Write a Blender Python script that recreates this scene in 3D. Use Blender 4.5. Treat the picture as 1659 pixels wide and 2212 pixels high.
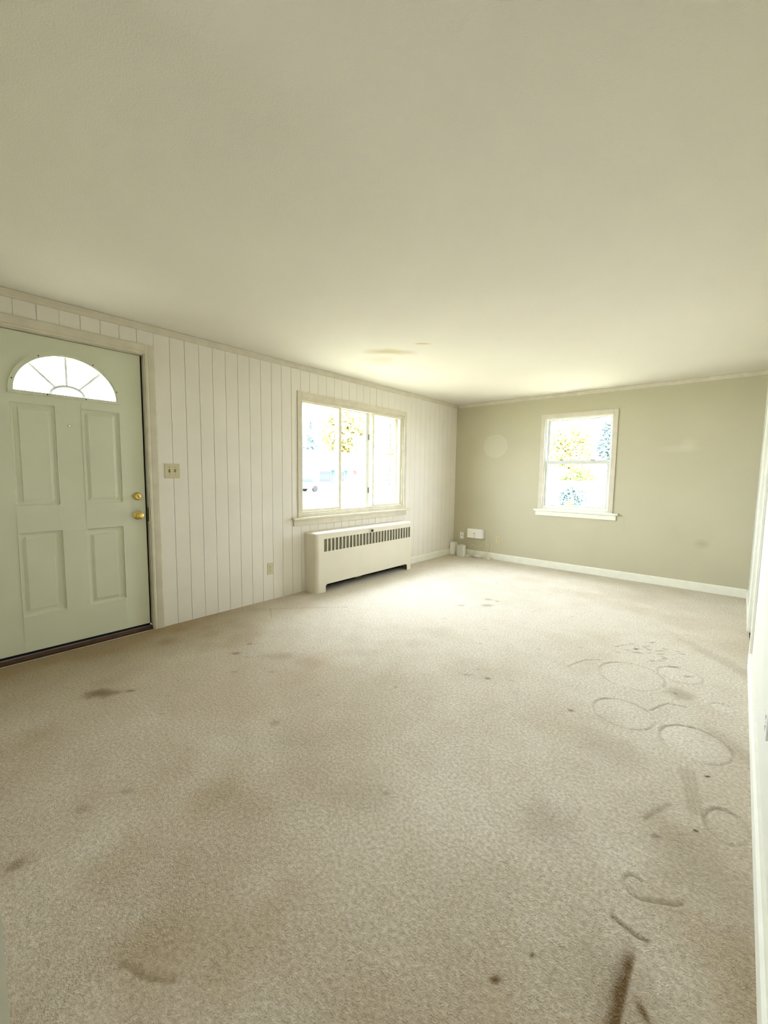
import bpy, bmesh, math, random
import numpy as np
from mathutils import Vector, Matrix

random.seed(7)
rng = np.random.default_rng(7)
scene = bpy.context.scene
for o in list(bpy.data.objects):
    bpy.data.objects.remove(o)
COL = scene.collection

# ------------------------------------------------------------------ camera
H, W = 2.44, 3.735                      # ceiling height, room width
yaw, pitch, roll = -0.71369, -0.090455, 0.0126057
fwd = Vector((math.sin(yaw)*math.cos(pitch), math.cos(yaw)*math.cos(pitch), math.sin(pitch)))
rgt = Vector((math.cos(yaw), -math.sin(yaw), 0))
up = rgt.cross(fwd)
r2 = rgt*math.cos(roll) + up*math.sin(roll)
u2 = -rgt*math.sin(roll) + up*math.cos(roll)
cam_d = bpy.data.cameras.new('camera')
cam = bpy.data.objects.new('camera', cam_d)
COL.objects.link(cam)
cam_d.sensor_fit = 'HORIZONTAL'
cam_d.sensor_width = 36.0
cam_d.lens = 887.93*36.0/1659.0
cam_d.clip_start = 0.02
cam_d.clip_end = 500
cam.matrix_world = Matrix(((r2.x, u2.x, -fwd.x, 3.5985), (r2.y, u2.y, -fwd.y, -5.9554),
                           (r2.z, u2.z, -fwd.z, 1.3017), (0, 0, 0, 1)))
scene.camera = cam

# ------------------------------------------------------------------ light and exposure
SKY = 15.0
world = bpy.data.worlds.new('sky')
scene.world = world
world.use_nodes = True
bg = world.node_tree.nodes['Background']
bg.inputs['Color'].default_value = (0.90, 0.96, 1.06, 1)
bg.inputs['Strength'].default_value = SKY

def area(name, loc, rot, sx, sy, power, color=(1, 1, 1), portal=False):
    d = bpy.data.lights.new(name, 'AREA')
    d.shape = 'RECTANGLE'; d.size = sx; d.size_y = sy; d.energy = power; d.color = color
    o = bpy.data.objects.new(name, d); COL.objects.link(o)
    o.location = loc; o.rotation_euler = rot
    if portal: d.cycles.is_portal = True
    return o
PI = math.pi
area('portal_front', (-0.2, -2.284, 1.5), (0, -PI/2, 0), 1.34, 1.9, 1, portal=True)
area('portal_side', (1.876, 0.2, 1.5), (-PI/2, 0, 0), 1.0, 1.34, 1, portal=True)
area('portal_door', (-0.2, -5.182, 1.96), (0, -PI/2, 0), 0.3, 0.62, 1, portal=True)
area('portal_rear', (2.3, -9.2, 1.6), (PI/2, 0, 0), 1.2, 1.1, 1, portal=True)

sd = bpy.data.lights.new('sun', 'SUN'); sd.energy = 23.0; sd.angle = 0.02; sd.color = (1.0, 0.98, 0.94)
sun = bpy.data.objects.new('sun', sd); COL.objects.link(sun)
sun.rotation_euler = Vector((-0.70, 0.04, -0.80)).to_track_quat('-Z', 'Y').to_euler()   # high, from behind the house

vs = scene.view_settings
vs.view_transform = 'Standard'; vs.look = 'None'; vs.gamma = 1.0
vs.exposure = 0.90
vs.use_curve_mapping = False
cy = scene.cycles
cy.max_bounces = 16; cy.diffuse_bounces = 12; cy.glossy_bounces = 4
cy.transmission_bounces = 8; cy.transparent_max_bounces = 12
cy.caustics_reflective = False; cy.caustics_refractive = False
cy.sample_clamp_indirect = 8.0
cy.use_denoising = True
cy.filter_width = 1.2

# ------------------------------------------------------------------ helpers
def srgb(r, g, b):
    f = lambda c: (c/255/12.92 if c/255 <= 0.04045 else ((c/255+0.055)/1.055)**2.4)
    return (f(r), f(g), f(b), 1.0)

MATS = {}
def mat(name, rgb, rough=0.6, metal=0.0, var=0.06, vscale=3.0, bump=0.0, bscale=60.0, stretch=None, spec=0.3):
    """painted / plain surface with a little procedural unevenness"""
    m = bpy.data.materials.new(name); m.use_nodes = True
    nt = m.node_tree; n = nt.nodes; l = nt.links
    b = n['Principled BSDF']
    b.inputs['Roughness'].default_value = rough
    b.inputs['Metallic'].default_value = metal
    b.inputs['Specular IOR Level'].default_value = spec
    c = srgb(*rgb)
    tc = n.new('ShaderNodeTexCoord'); mp = n.new('ShaderNodeMapping')
    l.new(tc.outputs['Object'], mp.inputs['Vector'])
    if stretch: mp.inputs['Scale'].default_value = stretch
    if var > 0:
        no = n.new('ShaderNodeTexNoise'); no.inputs['Scale'].default_value = vscale
        no.inputs['Detail'].default_value = 4
        l.new(mp.outputs[0], no.inputs['Vector'])
        mr = n.new('ShaderNodeMapRange'); mr.inputs[1].default_value = 0.3; mr.inputs[2].default_value = 0.7
        l.new(no.outputs['Fac'], mr.inputs[0])
        mx = n.new('ShaderNodeMix'); mx.data_type = 'RGBA'
        mx.inputs[6].default_value = tuple(x*(1-var) for x in c[:3]) + (1,)
        mx.inputs[7].default_value = tuple(min(1, x*(1+var)) for x in c[:3]) + (1,)
        l.new(mr.outputs[0], mx.inputs[0])
        l.new(mx.outputs[2], b.inputs['Base Color'])
    else:
        b.inputs['Base Color'].default_value = c
    if bump > 0:
        nb = n.new('ShaderNodeTexNoise'); nb.inputs['Scale'].default_value = bscale
        nb.inputs['Detail'].default_value = 3
        l.new(mp.outputs[0], nb.inputs['Vector'])
        bm_ = n.new('ShaderNodeBump'); bm_.inputs['Strength'].default_value = bump
        bm_.inputs['Distance'].default_value = 0.004
        l.new(nb.outputs['Fac'], bm_.inputs['Height'])
        l.new(bm_.outputs[0], b.inputs['Normal'])
    MATS[name] = m
    return m

def glass_mat():
    m = bpy.data.materials.new('window_glass'); m.use_nodes = True
    nt = m.node_tree; n = nt.nodes; l = nt.links
    n.remove(n['Principled BSDF'])
    t = n.new('ShaderNodeBsdfTransparent'); t.inputs[0].default_value = (0.97, 0.985, 0.98, 1)
    g = n.new('ShaderNodeBsdfGlossy'); g.inputs['Roughness'].default_value = 0.02
    fr = n.new('ShaderNodeFresnel'); fr.inputs[0].default_value = 1.45
    mx = n.new('ShaderNodeMixShader')
    ge = n.new('ShaderNodeNewGeometry'); sb = n.new('ShaderNodeMath'); sb.operation = 'SUBTRACT'; sb.inputs[0].default_value = 1.0
    ml = n.new('ShaderNodeMath'); ml.operation = 'MULTIPLY'
    l.new(ge.outputs['Backfacing'], sb.inputs[1]); l.new(sb.outputs[0], ml.inputs[0]); l.new(fr.outputs[0], ml.inputs[1])
    l.new(ml.outputs[0], mx.inputs[0]); l.new(t.outputs[0], mx.inputs[1]); l.new(g.outputs[0], mx.inputs[2])
    l.new(mx.outputs[0], n['Material Output'].inputs[0])
    return m
GLASS = glass_mat()

M_PANEL = mat('painted_panelling', (222, 217, 209), 0.55, var=0.03, vscale=2.5)
M_BACK = mat('wall_paint_olive', (187, 182, 158), 0.8, var=0.03, vscale=1.8, bump=0.15, bscale=90)
M_WHITEWALL = mat('wall_paint_white', (214, 214, 203), 0.7, var=0.02)
M_TRIM = mat('trim_paint', (204, 197, 180), 0.5, var=0.07, vscale=9, stretch=(1, 1, 1))
M_TRIMW = mat('trim_white', (228, 228, 216), 0.5, var=0.04, vscale=12)
M_SASH = mat('sash_paint', (214, 208, 184), 0.45, var=0.05, vscale=10)
M_VINYL = mat('white_vinyl', (206, 209, 203), 0.4, var=0.02)
M_DOOR = mat('door_paint', (206, 208, 188), 0.5, var=0.03, vscale=2)
M_RAD = mat('radiator_enamel', (217, 211, 196), 0.4, var=0.03, vscale=3)
M_DARK = mat('dark_gap', (22, 18, 14), 0.9, var=0.2)
M_SILL = mat('threshold_wood', (66, 44, 24), 0.5, var=0.3, vscale=12)
M_BRASS = mat('polished_brass', (226, 196, 110), 0.22, metal=1.0, var=0.05)
M_ALM = mat('almond_plastic', (198, 189, 158), 0.4, var=0.03)
M_WPL = mat('white_plastic', (240, 238, 234), 0.4, var=0.02)
M_WPL2 = mat('cool_white_plastic', (218, 218, 216), 0.4, var=0.02)
M_CHROME = mat('chrome', (220, 220, 220), 0.15, metal=1.0, var=0)
M_BLACK = mat('black_plastic', (16, 16, 16), 0.35, var=0)
M_MESH = mat('grille_mesh', (120, 116, 96), 0.5, metal=0.3, var=0.25, vscale=40)
M_CORD = mat('ivory_cord', (222, 216, 196), 0.5, var=0.02)
M_COPPER = mat('old_pipe', (150, 150, 80), 0.4, metal=0.4, var=0.2)
M_GREYPL = mat('grey_plastic', (120, 118, 110), 0.5, var=0.04)

class MB:
    """collects shapes, links them as ONE mesh object"""
    def __init__(s): s.bm = bmesh.new()
    def box(s, x0, x1, y0, y1, z0, z1, bevel=0.0, seg=2):
        vs_ = [s.bm.verts.new(p) for p in ((x0,y0,z0),(x1,y0,z0),(x1,y1,z0),(x0,y1,z0),(x0,y0,z1),(x1,y0,z1),(x1,y1,z1),(x0,y1,z1))]
        fs = [s.bm.faces.new([vs_[i] for i in q]) for q in ((0,3,2,1),(4,5,6,7),(0,1,5,4),(1,2,6,5),(2,3,7,6),(3,0,4,7))]
        if bevel > 0:
            es = list({e for f in fs for e in f.edges})
            bmesh.ops.bevel(s.bm, geom=es, offset=bevel, segments=seg, affect='EDGES', profile=0.5)
        return s
    def tube(s, pts, r, seg=8, cap=True):
        pts = [Vector(p) for p in pts]; rings = []
        for i, p in enumerate(pts):
            d = (pts[min(i+1, len(pts)-1)] - pts[max(i-1, 0)]).normalized()
            a = Vector((0, 0, 1)) if abs(d.z) < 0.9 else Vector((1, 0, 0))
            n1 = d.cross(a).normalized(); n2 = d.cross(n1)
            rr = r[i] if isinstance(r, (list, tuple)) else r
            rings.append([s.bm.verts.new(p + rr*(math.cos(2*PI*k/seg)*n1 + math.sin(2*PI*k/seg)*n2)) for k in range(seg)])
        for a, b in zip(rings, rings[1:]):
            for k in range(seg): s.bm.faces.new((a[k], a[(k+1) % seg], b[(k+1) % seg], b[k]))
        if cap:
            s.bm.faces.new(rings[0][::-1]); s.bm.faces.new(rings[-1])
        return s
    def lathe(s, origin, axis, prof, seg=28):
        """prof = [(distance along axis, radius)]"""
        origin = Vector(origin); axis = Vector(axis).normalized()
        a = Vector((0, 0, 1)) if abs(axis.z) < 0.9 else Vector((1, 0, 0))
        n1 = axis.cross(a).normalized(); n2 = axis.cross(n1); rings = []
        for d, r in prof:
            rings.append([s.bm.verts.new(origin + axis*d + r*(math.cos(2*PI*k/seg)*n1 + math.sin(2*PI*k/seg)*n2)) for k in range(seg)])
        for a_, b_ in zip(rings, rings[1:]):
            for k in range(seg): s.bm.faces.new((a_[k], a_[(k+1) % seg], b_[(k+1) % seg], b_[k]))
        s.bm.faces.new(rings[0][::-1]); s.bm.faces.new(rings[-1])
        return s
    def prism(s, prof, a, b, axis):
        """profile of (p,q) pairs extruded from a to b; axis 'y': p=x q=z; axis 'x': p=y q=z; axis 'z': p=x q=y"""
        def P(p, q, t): return {'y': (p, t, q), 'x': (t, p, q), 'z': (p, q, t)}[axis]
        A = [s.bm.verts.new(P(p, q, a)) for p, q in prof]; B = [s.bm.verts.new(P(p, q, b)) for p, q in prof]
        n = len(prof)
        for k in range(n): s.bm.faces.new((A[k], A[(k+1) % n], B[(k+1) % n], B[k]))
        s.bm.faces.new(A[::-1]); s.bm.faces.new(B)
        return s
    def build(s, name, m, parent=None, smooth=False, kind=None, loc=None):
        bmesh.ops.recalc_face_normals(s.bm, faces=s.bm.faces)
        me = bpy.data.meshes.new(name)
        if loc is not None:
            for v in s.bm.verts: v.co -= Vector(loc)
        s.bm.to_mesh(me); s.bm.free()
        if isinstance(m, (list, tuple)):
            for k in m: me.materials.append(k)
        else: me.materials.append(m)
        if smooth:
            for p in me.polygons: p.use_smooth = True
            me.set_sharp_from_angle(angle=math.radians(38))
        o = bpy.data.objects.new(name, me); COL.objects.link(o)
        if loc is not None: o.location = loc
        if parent is not None:
            o.parent = parent
            o.matrix_parent_inverse = Matrix.Translation(parent.location).inverted() if parent.type == 'EMPTY' else Matrix.Identity(4)
        if kind: o['kind'] = kind
        return o

def thing(name, label, cat, loc=(0, 0, 0), group=None, kind=None):
    o = bpy.data.objects.new(name, None); COL.objects.link(o); o.location = loc
    if label: o['label'] = label
    if cat: o['category'] = cat
    if group: o['group'] = group
    if kind: o['kind'] = kind
    return o
def tag(o, label, cat, group=None, kind=None):
    o['label'] = label; o['category'] = cat
    if group: o['group'] = group
    if kind: o['kind'] = kind
    return o

def holed(mb, axis, n0, n1, a0, a1, z0, z1, holes, cuts=()):
    """wall slab between a0..a1 / z0..z1, thickness n0..n1, holes (a0,a1,z0,z1)"""
    As = sorted({a0, a1, *[h[0] for h in holes], *[h[1] for h in holes]} | set(cuts))
    As = [a for a in As if a0 <= a <= a1]
    for p, q in zip(As, As[1:]):
        mid = (p+q)/2
        spans = [(z0, z1)]
        for h in holes:
            if h[0] < mid < h[1]:
                ns = []
                for s0, s1 in spans:
                    if h[2] > s0: ns.append((s0, min(s1, h[2])))
                    if h[3] < s1: ns.append((max(s0, h[3]), s1))
                spans = [t for t in ns if t[1]-t[0] > 1e-5]
        for s0, s1 in spans:
            if axis == 'x': mb.box(n0, n1, p, q, s0, s1)
            else: mb.box(p, q, n0, n1, s0, s1)
    return mb

# ------------------------------------------------------------------ room shell
YF, YR = -5.88, -9.0                     # doorway wall the camera stands in, rear wall
WIN1 = (-3.165, -1.40, 0.86, 2.115)      # clear opening y0 y1 z0 z1
WIN2 = (1.45, 2.305, 0.86, 2.115)        # x0 x1 z0 z1
DOOR = (-5.665, -4.69, 0.0, 2.215)
CLOS = (-2.135, -1.32, 0.0, 2.03)

mb = MB()
holed(mb, 'x', -0.16, -0.006, YR, 0.16, -0.1, H+0.1, [WIN1, DOOR])
seams = [-3.297, -1.975]
edges = [YF] + [-4.620 - 0.1195*k for k in range(10, 0, -1)] + [-4.620 + 0.1203*k for k in range(0, 11)] + [-3.297]
edges += [-3.297 + 0.1202*k for k in range(1, 11)] + [-1.975] + [-1.975 + 0.121*k for k in range(1, 16)] + [0.0]
edges = sorted(set(round(e, 4) for e in edges))
for a, b in zip(edges, edges[1:]):
    def gap(e):
        if min(abs(e-s) for s in seams) < 1e-3: return 0.0034
        return 0.0018 if e < -1.9 else 0.0009
    holed(mb, 'x', -0.006, 0.0, a+gap(a), b-gap(b), 0.0, H, [WIN1, DOOR])
holed(mb, 'x', -0.006, 0.0, YR, YF-0.14, 0.0, H, [])
wall_left = mb.build('wall_left', M_PANEL, kind='structure')

# back wall material with its old marks (faded disc, pale smear, grey smudge)
def back_mat():
    m = M_BACK; nt = m.node_tree; n = nt.nodes; l = nt.links
    b = n['Principled BSDF']; src = b.inputs['Base Color'].links[0].from_socket
    geo = n.new('ShaderNodeTexCoord')
    def spot(cx, cz, rx, rz, soft, col, fac):
        nonlocal src
        mp = n.new('ShaderNodeMapping')
        mp.inputs['Location'].default_value = (-cx/rx, 0, -cz/rz)
        mp.inputs['Scale'].default_value = (1/rx, 0, 1/rz)
        l.new(geo.outputs['Object'], mp.inputs['Vector'])
        ln = n.new('ShaderNodeVectorMath'); ln.operation = 'LENGTH'; l.new(mp.outputs[0], ln.inputs[0])
        mr = n.new('ShaderNodeMapRange'); mr.inputs[1].default_value = 1.0; mr.inputs[2].default_value = 1.0-soft
        mr.inputs[3].default_value = 0; mr.inputs[4].default_value = fac
        l.new(ln.outputs['Value'], mr.inputs[0])
        mx = n.new('ShaderNodeMix'); mx.data_type = 'RGBA'; l.new(mr.outputs[0], mx.inputs[0])
        l.new(src, mx.inputs[6]); mx.inputs[7].default_value = srgb(*col); src = mx.outputs[2]
    spot(0.694, 1.76, 0.205, 0.185, 0.08, (222, 218, 198), 0.22)
    spot(0.694, 1.76, 0.17, 0.15, 0.3, (194, 189, 170), 0.5)
    spot(3.02, 1.65, 0.24, 0.06, 0.6, (212, 208, 186), 0.25)
    spot(3.10, 1.70, 0.10, 0.09, 0.6, (212, 208, 186), 0.22)
    spot(3.30, 0.55, 0.09, 0.07, 1.0, (150, 148, 130), 0.55)
    spot(2.5, 0.72, 0.03, 0.16, 1.0, (176, 174, 158), 0.3)
    l.new(src, b.inputs['Base Color'])
back_mat()
mb = MB(); holed(mb, 'y', 0.0, 0.16, 0.0, W+0.16, -0.1, H+0.1, [WIN2])
mb.build('wall_back', M_BACK, kind='structure')
mb = MB(); holed(mb, 'x', W, W+0.12, YR, 0.0, -0.1, H+0.1, [CLOS])
mb.build('wall_right', M_WHITEWALL, kind='structure')
mb = MB(); mb.box(0.0, 2.44, YF-0.14, YF, 0.0, H)
mb.build('wall_front', M_WHITEWALL, kind='structure')
mb = MB(); holed(mb, 'y', YR-0.15, YR, -0.16, W+0.12, -0.1, H+0.1, [(1.7, 2.9, 1.05, 2.15)])
mb.build('wall_rear', M_WHITEWALL, kind='structure')
# closet behind the opening in the right wall
mb = MB()
mb.box(W+0.12, W+0.72, -1.30, -1.24, 0, H); mb.box(W+0.12, W+0.72, -2.215, -2.155, 0, H)
mb.box(W+0.72, W+0.78, -2.215, -1.24, 0, H); mb.box(W+0.12, W+0.78, -2.215, -1.24, 2.12, 2.18)
mb.build('wall_closet', M_WHITEWALL, kind='structure')

# ceiling, with fine sanded texture and an old water stain
mc = mat('ceiling_paint', (218, 213, 203), 0.9, var=0.02, vscale=1.2, bump=0.35, bscale=170)
nt = mc.node_tree; n = nt.nodes; l = nt.links; b = n['Principled BSDF']
src = b.inputs['Base Color'].links[0].from_socket
tc = n.new('ShaderNodeTexCoord'); wn = n.new('ShaderNodeTexNoise'); wn.inputs['Scale'].default_value = 5
l.new(tc.outputs['Object'], wn.inputs['Vector'])
for cx, cyy, rx, ry, ang, fac in ((1.04, -2.96, 0.30, 0.11, 0.72, 0.9), (1.42, -2.96, 0.09, 0.03, 0.72, 0.9), (0.80, -2.8, 0.25, 0.18, 0.7, 0.35)):
    mp = n.new('ShaderNodeMapping'); mp.vector_type = 'TEXTURE'
    mp.inputs['Location'].default_value = (cx, cyy, 0); mp.inputs['Rotation'].default_value = (0, 0, ang)
    mp.inputs['Scale'].default_value = (rx, ry, 100)
    l.new(tc.outputs['Object'], mp.inputs['Vector'])
    ln = n.new('ShaderNodeVectorMath'); ln.operation = 'LENGTH'; l.new(mp.outputs[0], ln.inputs[0])
    ad = n.new('ShaderNodeMath'); ad.operation = 'MULTIPLY_ADD'
    l.new(wn.outputs['Fac'], ad.inputs[0]); ad.inputs[1].default_value = 0.9; l.new(ln.outputs['Value'], ad.inputs[2])
    mr = n.new('ShaderNodeMapRange'); mr.inputs[1].default_value = 1.4; mr.inputs[2].default_value = 0.7
    mr.inputs[3].default_value = 0; mr.inputs[4].default_value = fac
    l.new(ad.outputs[0], mr.inputs[0])
    mx = n.new('ShaderNodeMix'); mx.data_type = 'RGBA'; l.new(mr.outputs[0], mx.inputs[0])
    l.new(src, mx.inputs[6]); mx.inputs[7].default_value = srgb(192, 180, 146); src = mx.outputs[2]
l.new(src, b.inputs['Base Color'])
MB().box(-0.16, W+0.8, YR-0.15, 0.16, H, H+0.1).build('ceiling', mc, kind='structure')

# ------------------------------------------------------------------ carpet: real relief + stains as a worn-in attribute
STEP = 0.0075
xs = np.linspace(0, W, 499)
ys = np.concatenate([np.arange(-9.0, YF, 0.12), np.arange(YF, 0.0001, STEP)])
X, Y = np.meshgrid(xs, ys)
def vnoise(x, y, s, seed):
    r = np.random.default_rng(seed).random((256, 256))
    gx, gy = x/s+1000, y/s+1000
    ix, iy = np.floor(gx).astype(int), np.floor(gy).astype(int)
    fx, fy = gx-ix, gy-iy; fx = fx*fx*(3-2*fx); fy = fy*fy*(3-2*fy)
    g = lambda a, c: r[a % 256, c % 256]
    return (g(ix, iy)*(1-fx)+g(ix+1, iy)*fx)*(1-fy)+(g(ix, iy+1)*(1-fx)+g(ix+1, iy+1)*fx)*fy
def fbm(x, y, s, seed, o=4):
    t = 0; a = 0.5; n_ = 0
    for k in range(o): t = t+a*vnoise(x, y, s/2**k, seed+k); n_ += a; a *= 0.5
    return t/n_
dirt = np.zeros_like(X); pale = np.zeros_like(X); dz = np.zeros_like(X)
warp = (fbm(X, Y, 0.05, 3, 2)-0.5)
def gauss(cx, cy_, rx, ry, ang=0.0):
    c, s = math.cos(ang), math.sin(ang)
    u = ((X-cx)*c+(Y-cy_)*s)/rx; v = (-(X-cx)*s+(Y-cy_)*c)/ry
    return u*u+v*v
def blotch(cx, cy_, rx, ry, ang, a, hard=1.5):
    global dirt
    q = gauss(cx, cy_, rx, ry, ang)*(1+1.6*warp)
    dirt = dirt + a*np.exp(-q**hard)
def seg_d(pts, closed):
    d = np.full_like(X, 9.0); P = list(pts)+([pts[0]] if closed else [])
    for (x0, y0), (x1, y1) in zip(P, P[1:]):
        L2 = (x1-x0)**2+(y1-y0)**2+1e-9
        t = np.clip(((X-x0)*(x1-x0)+(Y-y0)*(y1-y0))/L2, 0, 1)
        d = np.minimum(d, np.hypot(X-x0-t*(x1-x0), Y-y0-t*(y1-y0)))
    return d
A45 = 0.74
# dirt along the entry wall and at the door, plus wider brown tone
big = fbm(X, Y, 0.9, 11, 4)
dirt += 0.42*np.exp(-((X)/0.55)**2)*np.exp(-((Y+5.0)/1.5)**2)
dirt += 0.30*np.exp(-(X/0.25)**2)
dirt += 0.25*np.exp(-gauss(0.9, -5.3, 0.9, 0.45))
dirt += 0.26*np.clip(-Y-3.2, 0, 3)/3.0  # browner towards the camera end
dirt += 0.25*np.exp(-((Y)/0.25)**2)  # browner band along the back wall
dirt += 0.28*np.exp(-((X-W)/0.25)**2)*(big > 0.0)  # browner band along the right wall
dirt += 0.9*(big-0.5)
dirt += 0.35*(fbm(X, Y, 0.22, 21, 3)-0.5)
dirt += 0.35*np.clip(fbm(X, Y, 0.35, 41, 3)-0.62, 0, 1)*4*np.clip((-Y-2.5)/2, 0, 1)
soil_tone = dirt; dirt = np.zeros_like(X)
for c in ((0.839,-5.291,.085,.04,1.0), (0.932,-5.165,.03,.018,.9), (0.917,-4.476,.035,.022,.8), (0.842,-4.323,.022,.018,.7),
          (1.03,-4.455,.014,.012,.6), (1.166,-4.63,.022,.015,.4), (1.347,-4.465,.03,.014,.4), (1.186,-4.292,.13,.06,.35),
          (1.841,-4.776,.026,.026,.5), (1.743,-2.207,.07,.04,.55), (1.656,-2.014,.04,.03,.6), (1.554,-2.384,.045,.03,.5),
          (1.757,-2.006,.025,.022,.5), (2.447,-3.579,.016,.014,.9), (2.964,-3.605,.014,.012,.9), (2.074,-4.067,.01,.01,.6),
          (1.786,-5.446,.03,.016,.45), (1.757,-5.588,.03,.02,.4), (3.205,-5.036,.013,.008,1.3), (3.255,-4.916,.008,.006,1.2),
          (1.87,-5.80,.03,.03,.7), (3.506,-4.858,.009,.022,1.0), (3.403,-2.969,.07,.08,.5), (3.667,-3.417,.05,.19,.3),
          (3.197,-3.84,.13,.12,.22), (3.132,-4.461,.13,.10,.25), (2.533,-4.816,.11,.07,.18), (2.04,-4.789,.15,.09,.15),
          (3.667,-2.3,.06,.6,.3), (3.60,-4.3,.12,.25,.3), (3.48,-4.9,.10,.2,.3), (3.42,-2.66,.035,.012,.7)):
    blotch(c[0], c[1], c[2], c[3], A45, c[4])
# scuffed furniture dents between the rings
for k in range(24):
    blotch(3.236+rng.normal()*.13, -2.40+rng.normal()*.12, .024, .010, A45+rng.normal()*.5, .55)
for k in range(26):
    blotch(0.6+rng.random()*3.0, -5.3+rng.random()*4.2, .008+rng.random()*.012, .006+rng.random()*.006, A45, .5)
# dark drag streak in the lower right, and stripes above it
sx_ = X-(3.462+0.006*warp); wy = np.clip((-4.70-Y)/0.05, 0, 1)*(0.8+0.4*fbm(X, Y, .03, 91, 2))
dirt += 1.15*wy*np.where(sx_ > 0, np.exp(-(sx_/0.007)**2), np.exp(-(sx_/0.024)**2))
for xo in (0, 0.022, 0.045):
    d = seg_d([(3.478+xo, -3.735), (3.535+xo*.8, -4.02)], False); dirt += 0.38*np.exp(-(d/0.008)**2)
d = seg_d([(3.408, -4.18), (3.437, -4.102), (3.468, -4.034)], False); dirt += 0.5*np.exp(-(d/0.010)**2); dz -= .002*np.exp(-(d/0.010)**2)
d = seg_d([(3.398, -4.660), (3.429, -4.666), (3.461, -4.671), (3.487, -4.667)], False); dirt += 1.1*np.exp(-(d/0.006)**2); dz -= .004*np.exp(-(d/0.008)**2)
d = seg_d([(2.44, -5.67), (2.463, -5.651), (2.518, -5.635), (2.584, -5.588)], False); dirt += .55*np.exp(-(d/0.008)**2); dz -= .004*np.exp(-(d/0.010)**2)
d = seg_d([(2.056, -4.121), (2.11, -3.845), (2.164, -3.582)], False); dz += .003*np.exp(-(d/0.012)**2); pale += .15*np.exp(-(d/0.012)**2)
for k, (sx, sy) in enumerate(((3.574, -3.735), (3.560, -4.119))):
    dirt += 2.2*np.exp(-gauss(sx, sy, 0.012 if k == 0 else .008, 0.006, 0.7)**2)
# round plant-pot prints: pressed rim line with a paler middle
def ring(cx, cy_, rx, ry, ang, w, rim, mid, dark):
    global dirt, pale, dz
    c, s = math.cos(ang), math.sin(ang)
    u = ((X-cx)*c+(Y-cy_)*s)/rx; v = (-(X-cx)*s+(Y-cy_)*c)/ry
    q = np.sqrt(u*u+v*v); dd = (q-1)*min(rx, ry)
    e = np.exp(-(dd/w)**2); o = np.exp(-((dd-0.010)/w)**2)
    dz -= rim*e; dz += 0.6*rim*o
    dirt += dark*e*(0.15+1.1*fbm(X, Y, 0.09, int(cx*100), 2)**1.5); pale += mid*(q < 1)*(0.75+0.6*warp) + 0.4*o
ring(3.512, -3.491, .144, .155, 0, .007, .0045, .85, .60)
ring(3.190, -3.436, .148, .152, 0, .007, .0042, .30, .60)
ring(3.135, -2.906, .186, .205, 0, .008, .0045, .25, .45)
ring(3.374, -2.678, .122, .122, 0, .008, .0042, .45, .55)
ring(3.603, -2.999, .056, .058, 0, .007, .0040, 1.0, .45)
ring(3.646, -4.017, .066, .094, 0, .007, .0042, .2, .55)
ring(3.455, -2.42, .16, .12, .4, .008, .0020, .10, .15)
for P in ([(3.441,-4.477),(3.423,-4.47),(3.405,-4.48),(3.398,-4.497),(3.402,-4.515),(3.423,-4.546),(3.452,-4.545),(3.491,-4.522),(3.536,-4.495),(3.551,-4.474)],
          [(2.78,-3.05),(2.84,-2.86),(2.93,-2.78)], [(2.30,-3.65),(2.36,-3.60)], [(3.30,-3.30),(3.36,-3.15),(3.45,-3.12)],
          [(2.95,-2.45),(3.02,-2.33),(3.12,-2.30)], [(0.12,-3.9),(0.75,-3.2)], [(0.25,-3.75),(0.5,-3.9)]):
    d = seg_d(P, False); dz -= .004*np.exp(-(d/0.007)**2); dz += .0026*np.exp(-((d-.012)/.006)**2)
    dirt += .30*np.exp(-(d/0.006)**2); pale += .2*np.exp(-((d-.012)/.006)**2)
# vacuumed grain near the right wall
pale += 0.10*np.exp(-((X-3.55)/.22)**2)*(fbm(X*4, Y*.6, 0.05, 77, 2)-0.5)*2
dz += 0.0022*(fbm(X, Y, 0.05, 51, 3)-0.5) + 0.003*(fbm(X, Y, 0.5, 61, 2)-0.5)
edge = np.minimum.reduce([X, W-X, -Y+1e-6])
dz *= np.clip(edge/0.02, 0, 1)
nv = X.size; ny, nx = X.shape
co = np.stack([X.ravel(), Y.ravel(), dz.ravel()], 1).astype(np.float32)
idx = np.arange(nv).reshape(ny, nx)
quads = np.stack([idx[:-1, :-1].ravel(), idx[:-1, 1:].ravel(), idx[1:, 1:].ravel(), idx[1:, :-1].ravel()], 1).astype(np.int32)
me = bpy.data.meshes.new('floor')
me.vertices.add(nv); me.vertices.foreach_set('co', co.ravel())
me.loops.add(quads.size); me.loops.foreach_set('vertex_index', quads.ravel())
me.polygons.add(len(quads)); me.polygons.foreach_set('loop_start', np.arange(0, quads.size, 4, dtype=np.int32))
me.polygons.foreach_set('use_smooth', np.ones(len(quads), dtype=bool))
me.update()
at = me.attributes.new('wear', 'FLOAT_COLOR', 'POINT')
ca = np.stack([np.clip(dirt, 0, 1.6).ravel()/1.6, np.clip(pale, 0, 1).ravel(), np.clip(soil_tone+0.12*np.clip(-Y-3.6, 0, 2), 0, 1.2).ravel()/1.2, np.ones(nv)], 1).astype(np.float32)  # third channel deepens further towards the camera end
at.data.foreach_set('color', ca.ravel())
floor = bpy.data.objects.new('floor', me); COL.objects.link(floor); floor['kind'] = 'structure'

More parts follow.
